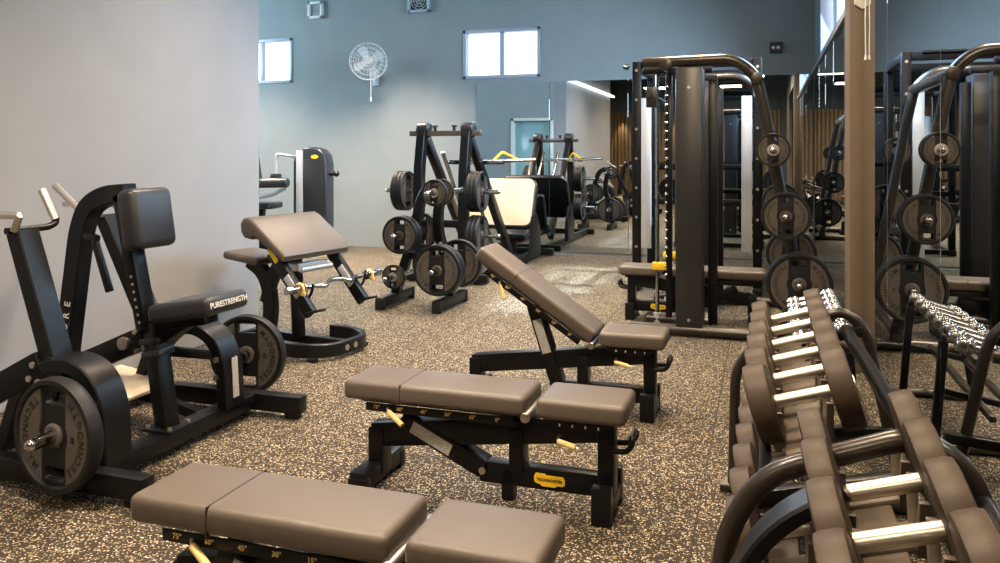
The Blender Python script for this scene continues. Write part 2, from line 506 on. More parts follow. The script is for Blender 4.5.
# =================================================================== PLATES
def make_plate(D, name_cat, label, th=.06, big=True, kg='20'):
    R = D / 2
    root = thing('weight_plate', label, 'weight plate')
    # outer rim
    t = th / 2
    pr = [(R * .90, -t), (R * .975, -t), (R, -t * .6), (R, t * .6), (R * .975, t), (R * .90, t), (R * .87, t * .72), (R * .87, -t * .72)]
    MB().lathe(pr, XZ, 64, True).build('rim', M['rubber'], root)
    k = R
    hole = lambda s: rrect(0, s * k * .66, k * .50, k * .24, k * .05)
    web = flat_shape([circ(R * .885, 64), hole(1), hole(-1), circ(.027, 24)], t * .45, .001)
    MB().mesh(web, XZ).build('disc', M['rubber'], root, smooth=30)
    mb = MB()
    n = 18
    for sgn in (1, -1):
        xb = k * .33; r0 = R * .86; a = math.acos(xb / r0)
        lp = [(sgn * r0 * math.cos(-a + 2 * a * i / n), r0 * math.sin(-a + 2 * a * i / n)) for i in range(n + 1)]
        # concave bite round the hub
        hb = k * .30
        c0 = math.sqrt(max(0, (hb * 1.25) ** 2 - xb * xb)) if hb * 1.25 > xb else 0
        if c0:
            b0 = math.atan2(c0, xb)
            lp += [(sgn * hb * 1.25 * math.cos(b0 - 2 * b0 * i / 8), hb * 1.25 * math.sin(b0 - 2 * b0 * i / 8)) for i in range(9)]
        if sgn < 0: lp = lp[::-1]
        mb.mesh(flat_shape([lp], t * .72, .0012), XZ)
    mb.build('face_panel', M['panel'], root, smooth=30)
    MB().lathe([(.026, -t), (.042, -t), (k * .22, -t * .8), (k * .22, t * .8), (.042, t), (.026, t)], XZ, 32, True).build('hub', M['steel'] if not big else M['panel'], root)
    mb = MB(); s = R * .19; yy = -(t * .72 + .0022)
    for mir in (False, True):
        arc_text(mb, 'TECHNOGYM', s, R * .72, 0, yy, mir)
        arc_text(mb, 'TECHNOGYM', s, R * .72, PI, yy, mir)
        q = -1 if mir else 1
        text_on(mb, kg, R * .12, (q * R * .50, q * yy, 0), (0, 0, 1), (-q, 0, 0))
    mb.build('lettering', M['ink'], root, smooth=0)
    return root
FAR = (0, 0, -50)
_pl = {}
def plate(D, label, loc, rz=0, group=None, kg='20', th=.06):
    key = (D, th)
    if key not in _pl:
        _pl[key] = make_plate(D, '', label, th, D > .3, kg)
        c = _pl[key]; c.location = loc; c.rotation_euler = (0, 0, rz)
        if group: c['group'] = group
        return c
    return dup(_pl[key], label, loc, rz, group)

# =================================================================== LOW ROW MACHINE
t = thing('seated_row_machine', 'black seated row machine with chest pad and upturned seat, beside grey wall', 'gym machine', (-2.75, 3.08, 0))
def B(mb, n, m=None, p=None, **k): return mb.build(n, m or M['black'], p or t, world=True, **k)
for y in (2.55, 3.66):
    o = B(MB().beam((-3.45, y, .075), (-2.3, y, .075), .075, .09), 'foot_rail')
    e = MB()
    pass
    each('rubber_foot', M['rubber'], o, [lambda q, x=x: q.box((x, y, .02), (.07, .06, .04), bev=.006) for x in (-3.4, -2.36)], t.location)
B(MB().beam((-2.62, 2.5, .08), (-2.62, 3.7, .08), .095, .075), 'cross_beam')
B(MB().beam((-3.3, 2.5, .08), (-3.3, 3.7, .08), .08, .075), 'rear_beam')
for y, s in ((2.66, 1), (3.43, -1)):
    a = B(MB().sweep([(-2.575, y, .11), (-2.59, y, .34), (-2.65, y, .46), (-2.76, y, .51), (-2.90, y, .49), (-3.03, y, .38), (-3.13, y, .12)], .15, .06, fil=.07), 'arch_leg')
    if s < 0:
        st = MB().box((-2.5505, y, .26), (.004, .045, .2), (0, -.06, 0), bev=0); st.bm.transform(Matrix.Translation(-t.location)); st.build('sticker', M['sticker'], a)
    each('bolt', M['steel'], a, [lambda q, z=z: q.cyl((-2.605, y - .076, z), (-2.605, y - .086, z), .014, 12) for z in (.27, .36)], t.location)
p = B(MB().beam((-2.63, 3.04, .11), (-2.73, 3.06, .60), .08, .08).box((-2.63, 3.04, .125), (.16, .16, .014), bev=.003), 'seat_post')
m_ = MB().box((-2.70, 3.055, .46), (.105, .105, .028), (0, -.2, 0)).box((-2.712, 3.055, .52), (.105, .105, .028), (0, -.2, 0))
m_.bm.transform(Matrix.Translation(-t.location)); m_.build('collar', M['blackp'], p)
each('bolt', M['steel'], p, [lambda q, dx=dx, dy=dy: q.cyl((-2.63 + dx, 3.04 + dy, .13), (-2.63 + dx, 3.04 + dy, .145), .012, 10) for dx in (-.06, .06) for dy in (-.06, .06)], t.location)
h = B(MB().sweep([(-3.3, 3.05, .1), (-3.24, 3.05, .42), (-3.15, 3.05, 1.02), (-3.1, 3.05, 1.14), (-2.99, 3.05, 1.195), (-2.86, 3.05, 1.205)], .085, .09, fil=.09), 'hooped_post')
m_ = MB()
for i, c in enumerate('PURE'):
    z = .50 + i * .055; x = -3.225 + (z - .45) * .15
    text_on(m_, c, .05, (x, 3.006, z), (.15, 0, 1), (-1, 0, .15))
m_.bm.transform(Matrix.Translation(-t.location)); m_.build('lettering', M['white'], h, smooth=0)
pp = B(MB().beam((-2.90, 3.05, 1.2), (-2.755, 3.05, .56), .085, .06), 'pad_post')
for k in range(7):
    c = V((-2.90, 3.05, 1.2)).lerp(V((-2.755, 3.05, .56)), .60 + k * .055)
    each('adjustment_hole', M['steel'], pp, [lambda q: q.cyl(c + V((0, -.0435, 0)), c + V((0, -.0415, 0)), .007, 10)], t.location)
B(MB().box((-2.785, 3.08, 1.085), (.105, .27, .285), (0, -.16, 0), bev=.035, seg=4), 'chest_pad', M['padd'])
sr = (0, -.17, 0)
B(MB().box((-2.58, 3.08, .615), (.32, .10, .06), sr).prism([(-.14, -.12), (-.02, -.12), (.24, .03), (-.14, .03)], (-2.66, 3.08, .62), (1, 0, 0), (0, 0, 1), .09, bev=.005), 'seat_bracket')
s_ = B(MB().box((-2.495, 3.085, .685), (.34, .30, .085), sr, bev=.025, seg=4), 'seat', M['padd'])
nx = V((math.cos(.17), 0, math.sin(.17))); uz = V((-math.sin(.17), 0, math.cos(.17)))
m_ = text_on(MB(), 'PURESTRENGTH', .036, V((-2.495, 3.085, .685)) + nx * .1712, (0, 1, 0), uz)
m_.bm.transform(Matrix.Translation(-t.location)); m_.build('lettering', M['white'], s_, smooth=0)
lb = B(MB().beam((-3.26, 3.05, .32), (-2.76, 3.05, .53), .06, .11), 'link_beam')
each('bolt', M['steel'], lb, [lambda q, a=a: q.cyl((a[0], 3.02, a[1]), (a[0], 3.0, a[1]), a[2], 18) for a in ((-2.86, .50, .03), (-2.78, .47, .012), (-2.74, .49, .012), (-2.79, .56, .012))], t.location)
B(MB().box((-3.08, 3.25, .235), (.38, .34, .02), (0, .12, 0), bev=.004), 'foot_plate', M['cream'])
B(MB().sweep([(-3.36, 3.3, .1), (-3.2, 3.3, .165), (-2.95, 3.3, .165), (-2.66, 3.3, .09)], .05, .05, fil=.1), 'foot_plate_support')
for (xt, y, xb, s) in ((-3.07, 2.655, -2.87, 1), (-3.29, 3.36, -3.0, -1)):
    lv = B(MB().sweep([(xt, y, 1.05), (xb, y, .50), (xb + .06, y, .36)], .11, .075, fil=.08), 'lever_arm')
    def C(mb, n, m):
        mb.bm.transform(Matrix.Translation(-t.location)); return mb.build(n, m, lv)
    C(MB().tube([(xt, y - s * .08, 1.06), (xt, y + s * .13, 1.06), (xt, y + s * .17, 1.075), (xt, y + s * .17, 1.10)], .015, fil=.03), 'handle_rod', M['black'])
    ev = (-.08, 0, .135) if s > 0 else (-.20, .02, .135)
    C(MB().tube([(xt, y + s * .17, 1.09), (xt + ev[0], y + s * .17 + ev[1], 1.09 + ev[2])], .018), 'grip', M['steel'])
    if s > 0: C(MB().tube([(xt + .02, y - .06, 1.06), (xt + .05, y - .06, 1.125), (-3.02, y - .06, 1.125), (-3.32, y - .06, 1.125)], .016), 'grip', M['steel'])
    else: C(MB().tube([(-3.34, 3.50, 1.03), (-3.36, 3.50, 1.10), (-3.43, 3.50, 1.125), (-3.74, 3.50, 1.11)], .017, fil=.03), 'grip', M['steel'])
    hx = -2.64 if s > 0 else -2.80; hz = .285 if s > 0 else .25; py_ = 2.44 if s > 0 else 3.88
    C(MB().box((xb + .03, y - .06, .45), (.10, .012, .16), (0, .3, 0), bev=.003).beam((xb + .05, y, .38), (hx, py_ + s * .07, hz), .07, .05), 'horn_bracket', M['black'])
    C(MB().cyl((hx, py_ + s * .06, hz), (hx, py_ - s * .12, hz), .0245, 20).sphere((hx, py_ - s * .12, hz), .0245), 'plate_horn', M['chrome'])
    if s > 0:
        lk = C(MB().beam((-2.90, 2.60, .50), (-3.40, 2.58, .24), .035, .12), 'link_plate', M['black'])
        each('bolt', M['steel'], lk, [lambda q, a=a: q.cyl((a[0], 2.585, a[1]), (a[0], 2.575, a[1]), .014, 12) for a in ((-2.93, .50), (-2.95, .44), (-2.90, .43))], t.location)
# cable-free pull handle on the hooped post
B(MB().beam((-3.02, 3.0, .98), (-2.93, 3.0, .74), .03, .03).beam((-3.1, 3.02, 1.0), (-3.0, 3.0, .99), .03, .03), 'adjust_lever')
plate(.45, 'dark twenty kilo plate hanging on the camera side of the seated row machine', (-2.64, 2.44, .285), math.radians(-6))
plate(.45, 'dark twenty kilo plate on wall-end far side of the seated row machine', (-2.80, 3.88, .25), math.radians(9))

# =================================================================== PREACHER CURL BENCH
t = thing('preacher_curl_bench', 'preacher curl bench with broad sloping taupe arm pad and small rear seat', 'gym bench', (-3.12, 5.0, 0), math.radians(-10))
def Bl(mb, n, m=None, p=None, **k): return mb.build(n, m or M['black'], p or t, **k)
b_ = Bl(MB().sweep([(-.42, -.3, .07), (.24, -.3, .07), (.40, -.17, .07), (.40, .17, .07), (.24, .3, .07), (-.02, .3, .07)], .09, .045, side=(0, 0, 1), fil=.14), 'base_hoop')
each('bolt', M['steel'], b_, [lambda q, y=y: q.cyl((.428, y, .07), (.418, y, .07), .02, 16) for y in (-.06, .03)])
each('rubber_foot', M['rubber'], b_, [lambda q, a=a: q.box((*a, .013), (.06, .05, .026)) for a in ((.3, -.27), (.3, .27), (-.35, -.3), (.0, .3))])
Bl(MB().beam((-.02, -.05, .09), (-.06, -.05, .74), .06, .08), 'upright')
Bl(MB().beam((-.42, -.3, .07), (-.42, .0, .07), .05, .09).beam((-.42, -.0, .07), (.38, 0, .07), .05, .06), 'cross_bar')
Bl(MB().sweep([(-.34, -.02, .08), (-.31, -.02, .25), (-.33, -.02, .42), (-.40, -.02, .54), (-.52, -.02, .60)], .06, .11, fil=.1), 'seat_support')
Bl(MB().sweep([(-.05, -.02, .7), (-.2, -.02, .62), (-.3, -.02, .5), (-.36, -.02, .3)], .05, .1, fil=.1), 'brace')
Bl(MB().box((-.475, -.02, .635), (.34, .32, .06), (0, .1, 0), bev=.024, seg=4), 'seat', M['pad'])
prof = [(.10, .665), (.115, .70), (.10, .735), (-.17, .935), (-.215, .955), (-.265, .945), (-.29, .905), (-.285, .85), (-.255, .81), (-.19, .80), (-.16, .82)]
Bl(MB().prism(prof, (0, 0, 0), (1, 0, 0), (0, 0, 1), .70, bev=.022, seg=3), 'arm_pad', M['pad'])
for y in (-.28, .28):
    a = Bl(MB().beam((-.05, y, .72), (.30, y, .32), .05, .085), 'side_arm')
    ra = math.atan2(.40, .35)
    MB().box((.155, y - .028, .50), (.17, .006, .055), (0, ra, 0), bev=.002).build('rest_plate', M['satin'], a)
    MB().tube([(.22, y + .035, .40), (.27, y + .035, .45), (.285, y + .035, .52)], .010, fil=.03).build('bar_hook', M['black'], a)
    MB().tube([(.29, y - .04, .33), (.39, y - .04, .36), (.40, y, .36), (.39, y + .04, .36), (.29, y + .04, .33)], .010, fil=.02).build('loop_handle', M['black'], a)
    if y < 0:
        MB().box((-.02, y - .027, .70), (.12, .006, .04), (0, ra, 0), bev=.002).build('logo_plate', M['yellow'], a)
Bl(MB().box((.02, 0, .60), (.1, .3, .05)).cyl((.06, -.12, .58), (.06, .2, .58), .02), 'adjuster', M['satin'])
# curl bar
cbar = thing('curl_bar', 'chrome zigzag curl bar resting across the preacher bench hooks', 'barbell', (-3.12, 5.0, 0), math.radians(-10))
bx0, bz = .245, .495
pts = [(bx0, -.30, bz), (bx0, -.18, bz), (bx0 + .03, -.10, bz - .012), (bx0 - .02, -.02, bz + .012), (bx0 - .02, .08, bz + .012), (bx0 + .03, .16, bz - .012), (bx0, .24, bz), (bx0, .38, bz)]
MB().tube(pts, .017, fil=.03).build('shaft', M['chrome'], cbar)
for y0, y1 in ((-.30, -.46), (.38, .55)):
    s_ = MB().cyl((bx0, y0, bz), (bx0, y1, bz), .025, 20, bev=.003).cyl((bx0, y0 - .004, bz), (bx0, y0 + .014, bz), .036, 20, bev=.003).build('sleeve', M['chrome'], cbar)
    MB().torus((bx0, (y0 * .8 + y1 * .2), bz), .032, .010, (0, 1, 0), 24).box((bx0 + .03, y0 * .8 + y1 * .2, bz - .03), (.04, .014, .03)).build('spring_collar', M['cream_grip'], s_)

# =================================================================== ADJUSTABLE BENCHES
def make_bench(label, loc, ang=0.0, rz=0):
    t = thing('adjustable_bench', label, 'weight bench', loc, rz, None)
    def Bn(mb, n, m=None, p=None, **k): return mb.build(n, m or M['black'], p or t, **k)
    W = .27
    # seat pad and its bracket
    Bn(MB().box((.418, 0, .4125), (.345, W, .078), bev=.022, seg=4), 'seat', M['pad'])
    sb = Bn(MB().box((.41, 0, .365), (.27, .2, .02)).prism([(-.12, 0), (.12, 0), (.09, -.035), (-.10, -.035)], (.415, -W / 2 + .03, .372), (1, 0, 0), (0, 0, 1), .006), 'seat_bracket')
    each('scale_mark', M['white'], sb, [lambda q, k=k: q.box((.335 + k * .05, -W / 2 + .026, .354), (.006, .002, .010), bev=0) for k in range(4)], smooth=0)
    # back pad turned about the hinge
    hx, hz = .205, .385
    R4 = Matrix.Translation((hx, 0, hz)) @ Matrix.Rotation(ang, 4, 'Y') @ Matrix.Translation((-hx, 0, -hz))
    def T(mb): mb.bm.transform(R4); return mb
    bk = Bn(T(MB().box((-.192, 0, .4125), (.786, W, .078), bev=.022, seg=4)), 'back_pad', M['pad'])
    T(MB().box((-.325, 0, .4125), (.0035, W + .0016, .0796), bev=0)).build('seam', M['blackp'], bk, smooth=0)
    fr = Bn(T(MB().box((-.18, 0, .362), (.70, .14, .022)).box((-.17, -W / 2 + .03, .345), (.64, .006, .034), bev=.002).box((-.17, W / 2 - .03, .345), (.64, .006, .034), bev=.002)), 'back_frame')
    for k, d_ in enumerate(('75°', '60°', '45°', '30°', '15°', '0°')): T(text_on(MB(), d_, .021, (-.44 + k * .105, -W / 2 + .0262, .346), (1, 0, 0), (0, 0, 1))).build('scale_mark', M['cream_grip'], fr, smooth=0)
    Bn(MB().cyl((hx, -W / 2 - .004, hz - .01), (hx, W / 2 + .004, hz - .01), .019, 20, bev=.003), 'hinge', M['steel'])
    # frame
    Bn(MB().beam((-.50, 0, .20), (.48, 0, .325), .07, .10), 'main_beam')
    rl = Bn(MB().beam((.50, 0, .02), (.50, 0, .355), .065, .085), 'front_leg')
    Bn(MB().box((.50, 0, .05), (.07, .26, .06)).box((.50, -.115, .07), (.075, .05, .14)).box((.50, .115, .07), (.075, .05, .14)), 'front_foot')
    lf = Bn(MB().beam((-.48, 0, .04), (-.48, 0, .235), .07, .085), 'rear_leg')
    Bn(MB().box((-.49, 0, .055), (.075, .36, .075)).box((-.49, -.165, .035), (.08, .05, .07)).box((-.49, .165, .035), (.08, .05, .07)), 'rear_foot')
    lo = Bn(MB().beam((-.02, 0, .105), (.5, 0, .105), .06, .085), 'lower_beam')
    for q in (-1, 1):
        shp = [(-.062, .012), (-.055, .024), (-.02, .024), (-.012, .018), (.055, .018), (.062, .006), (.062, -.012), (.055, -.018), (.03, -.018), (.024, -.025), (-.03, -.025), (-.036, -.018), (-.055, -.014), (-.062, -.006)]
        MB().prism(shp, (.275, q * .0325, .105), (-q, 0, 0), (0, 0, 1), .005).build('logo_plate', M['yellow'], lo)
        text_on(MB(), 'TECHNOGYM', .0165, (.275, q * .0360, .105), (-q, 0, 0), (0, 0, 1)).build('lettering', M['ink'], lo, smooth=0)
    Bn(MB().beam((.10, 0, .0), (.10, 0, .13), .05, .06), 'centre_foot')
    Bn(MB().beam((.14, 0, .12), (.14, 0, .29), .06, .09), 'centre_post')
    # strut between the low pivot and the back frame
    p0 = V((.0, -.0, .115)); L = .40
    q = R4 @ V((-.35, 0, .275)) if ang == 0 else V((-.02 - .12, 0, .55))
    p1 = p0 + (q - p0).normalized() * (L + (.06 if ang else 0))
    st = Bn(MB().beam(p0, p1, .075, .085, up=(0, 1, 0)), 'strut')
    dr = (p1 - p0).normalized(); nn = V((-dr.z, 0, dr.x))
    if nn.z < 0 : nn = -nn
    x_, y_, z_ = frame_from(dr, (0, 1, 0))
    rot = Matrix((x_, y_, z_)).transposed()
    for s in (-1,):
        MB().box(p0.lerp(p1, .62) + V((0, s * .0435, 0)), (.05, .003, .19), rot, bev=0).build('sticker', M['sticker'], st)
    MB().cyl(p0 + V((0, -.045, 0)), p0 + V((0, -.053, 0)), .014, 12).build('bolt', M['steel'], st)
    # loop handle, release pins
    Bn(MB().tube([(.53, -.05, .255), (.585, -.05, .26), (.605, -.05, .29), (.60, -.05, .31), (.60, .05, .31), (.605, .05, .29), (.585, .05, .26), (.53, .05, .255)], .011, fil=.02), 'carry_handle')
    Bn(MB().tube([(.33, -.08, .305), (.33, -.13, .30), (.42, -.145, .285)], .006, fil=.02), 'release_lever', M['steel'])
    Bn(MB().cyl((.335, -.135, .30), (.405, -.145, .288), .011, 14), 'lever_grip', M['cream_grip'])
    g0 = R4 @ V((-.38, -.12, .335)); g1 = R4 @ V((-.31, -.14, .295))
    Bn(MB().cyl(g0, g1, .011, 14), 'lever_grip', M['cream_grip'])
    Bn(MB().tube([R4 @ V((-.38, -.05, .35)), R4 @ V((-.39, -.11, .345)), g0], .006), 'release_lever', M['steel'])
    return t
bn = make_bench('taupe flat bench, nearest one, set closest to the dumbbell rack end', (-1.08, 1.90, 0))
bn['label'] = 'taupe adjustable bench lying flat, front one of the row of three'
bn['group'] = 'adjustable benches in a row'
b2 = dup(bn, 'taupe adjustable bench lying flat, middle one of the row of three', (-1.08, 3.08, 0), 0, 'adjustable benches in a row')
b3 = make_bench('taupe adjustable bench with its back raised at a slant, by the plate tree', (-1.08, 4.30, 0), math.radians(34))
b3['group'] = 'adjustable benches in a row'
b4 = dup(bn, 'taupe adjustable bench inside the smith frame, facing the other way', (-.58, 6.85, 0), PI)

# =================================================================== PLATE TREE
t = thing('plate_tree', 'black plate tree on two feet, standing before the leg press', 'plate rack', (-3.0, 6.77, 0))
for x in (-3.27, -2.72):
    o = B(MB().beam((x, 6.44, .065), (x, 7.12, .065), .07, .09), 'foot')
    each('end_cap', M['rubber'], o, [lambda q, y=y: q.box((x, y, .05), (.08, .05, .1)) for y in (6.46, 7.1)], t.location)
B(MB().sweep([(-3.27, 6.78, .09), (-3.2, 6.78, .3), (-3.09, 6.78, .62), (-3.02, 6.78, .95), (-2.95, 6.78, 1.08), (-2.85, 6.78, 1.12)], .085, .08, fil=.1), 'leg')
rl = B(MB().sweep([(-2.72, 6.78, .09), (-2.73, 6.78, .38), (-2.83, 6.78, .62), (-2.85, 6.78, .85), (-2.79, 6.78, 1.08)], .085, .08, fil=.12), 'leg')
m_ = MB().box((-2.79, 6.737, .55), (.03, .003, .09), (0, -.3, 0), bev=0); m_.bm.transform(Matrix.Translation(-t.location)); m_.build('sticker', M['sticker'], rl)
B(MB().beam((-3.15, 6.78, .45), (-2.75, 6.78, .45), .05, .05), 'cross_bar')
HORN = [(-2.77, 1.05), (-3.09, .67), (-3.17, .29), (-2.73, .37)]
for x, z in HORN:
    B(MB().cyl((x, 6.36, z), (x, 7.2, z), .024, 18).sphere((x, 6.36, z), .024).sphere((x, 7.2, z), .024), 'plate_horn', M['chrome'])
G = 'weight plates on the plate tree'
plate(.24, 'small plate, front one on the top horn of the plate tree', (-2.77, 6.53, 1.05), 0, G, '5', .045)
plate(.24, 'small plate, rear one on the top horn of the plate tree', (-2.77, 6.69, 1.05), 0, G, '5', .045)
plate(.34, 'mid-size plate, front one on the middle horn of the plate tree', (-3.09, 6.50, .67), 0, G, '10', .055)
plate(.34, 'mid-size plate, second on the middle horn of the plate tree', (-3.09, 6.57, .67), 0, G, '10', .055)
plate(.34, 'mid-size plate at the back of the middle horn of the plate tree', (-3.09, 6.98, .67), 0, G, '10', .055)
plate(.22, 'smallest plate at the foot of the plate tree', (-3.17, 6.53, .29), 0, G, '2.5', .04)
plate(.45, 'large plate with lettering, front one low on the plate tree', (-2.73, 6.50, .37), 0, G)
plate(.45, 'large plate, second one low on the plate tree behind the front plate', (-2.73, 6.575, .37), 0, G)
plate(.45, 'large plate on the far side of the plate tree, low', (-2.73, 7.02, .37), 0, G)

# =================================================================== LEG PRESS
t = thing('leg_press_machine', 'plate-loaded leg press with large cream footplate, backing onto the mirror', 'gym machine', (-3.25, 9.2, 0))
for x in (-3.68, -2.95):
    B(MB().beam((x, 8.0, .06), (x, 10.65, .06), .08, .09), 'base_rail')
B(MB().beam((-3.9, 8.05, .06), (-2.8, 8.05, .06), .08, .09), 'base_cross')
B(MB().beam((-3.7, 10.62, .06), (-2.75, 10.62, .06), .08, .09), 'base_cross')
for x in (-3.70, -3.16):
    u_ = B(MB().sweep([(x, 8.25, .08), (x, 8.28, 1.2), (x, 8.36, 1.6), (x, 8.42, 1.66)], .10, .12, side=(1, 0, 0), fil=.1), 'upright')
    m_ = MB().cyl((x - .07, 8.42, 1.67), (x + .07, 8.42, 1.67), .085, 24, bev=.01); m_.bm.transform(Matrix.Translation(-t.location)); m_.build('pulley_cap', M['blackp'], u_)
    B(MB().beam((x, 8.42, 1.62), (x + .04, 9.80, .12), .08, .11), 'slide_rail')
for x in (-3.55, -3.30):
    B(MB().cyl((x, 8.6, 1.42), (x, 9.75, .14), .024), 'guide_rod', M['chrome'])
cb = B(MB().beam((-3.86, 8.40, 1.63), (-3.0, 8.40, 1.63), .09, .06), 'top_bar', M['hinge'])
each('knob', M['blackp'], cb, [lambda q, x=x: q.cyl((x, 8.38, 1.66), (x, 8.38, 1.70), .018, 12).cyl((x, 8.38, 1.70), (x, 8.38, 1.72), .032, 14) for x in (-3.55, -3.32)], t.location)
B(MB().beam((-3.68, 8.26, .62), (-3.16, 8.26, .62), .06, .08), 'mid_bar')
for z in (.98, .50):
    for x0, x1 in ((-3.70, -4.10), (-3.16, -2.76)):
        B(MB().cyl((x0, 8.28, z), (x1, 8.28, z), .024, 18).sphere((x1, 8.28, z), .024), 'plate_horn', M['chrome'])
# carriage with footplate
tilt = math.radians(24)
ux, uy = V((1, 0, 0)), V((0, math.sin(tilt), math.cos(tilt)))
poly = rrect(0, 0, 1.0, .64, .09)
fp = B(MB().prism(poly, (-3.32, 9.85, .78), ux, uy, .03, bev=.004), 'footplate', M['cream'])
nrm = ux.cross(uy)
for k in range(10):
    m_ = MB().box(V((-3.32, 9.85, .78)) + uy * (-.25 + k * .055) + nrm * .0158, (.6, .004, .004), (-tilt, 0, 0), bev=0)
    m_.bm.transform(Matrix.Translation(-t.location)); m_.build('grip_rib', M['cream_grip'], fp, smooth=0)
B(MB().prism(rrect(0, 0, 1.04, .68, .11), V((-3.32, 9.85, .78)) - nrm * .06, ux, uy, .09, bev=.01), 'footplate_backing', M['blackp'])
for x in (-2.80, -3.70): B(MB().prism([(-.1, .0), (.35, .0), (.30, .35), (.12, .55), (.02, .50)], (x, 9.75, .1), (0, 1, 0), (0, 0, 1), .05, bev=.006), 'carriage_side')
B(MB().beam((-3.55, 8.75, 1.30), (-2.85, 8.75, 1.30), .05, .05).cyl((-3.1, 8.75, 1.30), (-2.5, 8.85, 1.33), .02), 'carriage_axle', M['chrome'])
B(MB().tube([(-3.05, 8.9, 1.30), (-2.95, 9.0, 1.42), (-2.80, 9.1, 1.33)], .017, fil=.03), 'release_handle', M['yellow'])
B(MB().box((-3.22, 10.28, .32), (.42, .3, .1), (.25, 0, 0), bev=.03, seg=3), 'seat', M['padd'])
B(MB().box((-3.22, 10.48, .58), (.42, .1, .5), (-.4, 0, 0), bev=.03, seg=3), 'backrest', M['padd'])
B(MB().beam((-3.22, 10.25, .08), (-3.22, 10.3, .3), .1, .1), 'seat_post')
G = 'weight plates on the leg press'
for i in range(3):
    o_ = ['outermost', 'middle', 'innermost'][i]
    plate(.45, o_ + ' of three plates on the camera-right upper horn of the leg press', (-2.96 - .046 * i, 8.28, .98), PI / 2, G, '20', .042)
    plate(.45, o_ + ' of three plates on the camera-right lower horn of the leg press', (-2.96 - .046 * i, 8.28, .50), PI / 2, G, '20', .042)
    plate(.45, o_ + ' of three plates on the camera-left upper horn of the leg press', (-3.94 + .046 * i, 8.28, .98), PI / 2, G, '20', .042)

# =================================================================== SMITH MACHINE
t = thing('smith_machine', 'tall smith machine with dark column panel and curved bronze tubes', 'gym machine', (-.35, 6.95, 0))
YA, YF = 6.25, 7.70
for y, sg in ((YA, -1), (YF, 1)):
    B(MB().tube([(-.90, y, 2.10), (-.22, y, 2.11), (-.06, y, 1.98), (.02, y, 1.60), (.30, y, .07)], .042, 18, fil=.2), 'frame_tube', M['tube'])
    B(MB().tube([(-1.0, y, .045), (.42, y, .045)], .042, 18), 'base_tube', M['tube'])
    yo = y - sg * .10
    pn = B(MB().box((-.55, yo, 1.03), (.20, .26, 2.05), bev=.012), 'column_panel', M['blackp'])
    each('screw', M['steel'], pn, [lambda q, z=z: q.cyl((-.55, yo + sg * .13, z), (-.55, yo + sg * .137, z), .012, 12) for z in (1.9, .13)], t.location)
    B(MB().beam((-.39, y - sg * .26, .06), (-.39, y - sg * .26, 1.98), .07, .09), 'inner_post')
    B(MB().cyl((-.835, y - sg * .36, .03), (-.835, y - sg * .36, 2.06), .016, 18), 'guide_rod', M['chrome'])
    B(MB().cyl((-.835, y - sg * .36, .02), (-.835, y - sg * .36, .1), .03, 18), 'rod_foot', M['satin'])
    B(MB().box((-.815, y - sg * .36, .48), (.12, .07, .06), bev=.008), 'spotter_stop', M['yellow'])
    pr = B(MB().beam((-.74, y - sg * .36, .04), (-.74, y - sg * .36, 2.06), .05, .05), 'peg_rail')
    for k in range(22):
        z = .42 + k * .072
        m_ = MB().cyl((-.755, y - sg * .34, z), (-.755, y - sg * .29, z), .014, 12).sphere((-.755, y - sg * .29, z), .014, 10)
        m_.bm.transform(Matrix.Translation(-t.location)); m_.build('peg', M['chrome'], pr)
    B(MB().tube([(-.92, y - sg * .36, .05), (-.4, y - sg * .36, .05)], .03), 'rod_base', M['tube'])
    B(MB().beam((-.95, y - sg * .36, 2.07), (-.4, y - sg * .36, 2.07), .06, .05), 'rod_top_bar')
    for x, z in ((.055, 1.42), (.14, .95), (.23, .47)):
        B(MB().cyl((x, y, z), (x, y + sg * .30, z), .025, 18).sphere((x, y + sg * .30, z), .024), 'plate_horn', M['chrome'])
for x, z in ((-.72, 2.08), (-.055, 1.95), (.28, .10), (-.95, .022)):
    B(MB().cyl((x, YA - .05, z), (x, YF + .05, z), .046 if z > 1 else .036 if z > .05 else .02, 20, bev=.006), 'cross_tube', M['tube'])
sbar = thing('smith_bar', 'steel barbell parked high on the smith machine hooks', 'barbell', (-.86, 6.97, 1.86))
def Bw(mb, n, m, p): return mb.build(n, m, p, world=True)
Bw(MB().cyl((-.86, 6.40, 1.86), (-.86, 7.55, 1.86), .015), 'shaft', M['chrome'], sbar)
for y0, y1 in ((6.42, 6.30), (7.53, 7.65)):
    Bw(MB().cyl((-.86, y0, 1.86), (-.86, y1, 1.86), .025), 'sleeve', M['blackp'], sbar)
    Bw(MB().box((-.85, y0 + (.05 if y1 > y0 else -.05), 1.84), (.08, .05, .16)), 'latch', M['blackp'], sbar)
G = 'weight plates on the smith machine'
for i, (x, z, D, w) in enumerate(((.055, 1.42, .23, 'small top'), (.14, .95, .34, 'mid-size'), (.23, .47, .45, 'large low'))):
    th = (.045, .055, .06)[i]; kg = ('5', '10', '20')[i]
    D_ = {.23: .24}.get(D, D)
    plate(D_, w + ' plate, outer one on the near tube of the smith machine', (x, 6.02, z), 0, G, kg, th)
    plate(D_, w + ' plate, inner one on the near tube of the smith machine', (x, 6.10, z), 0, G, kg, th)
    plate(D_, w + ' plate on the far tube of the smith machine', (x, 7.88, z), 0, G, kg, th)
    plate(D_, w + ' plate, outermost on the far tube of the smith machine', (x, 7.955, z), 0, G, kg, th)

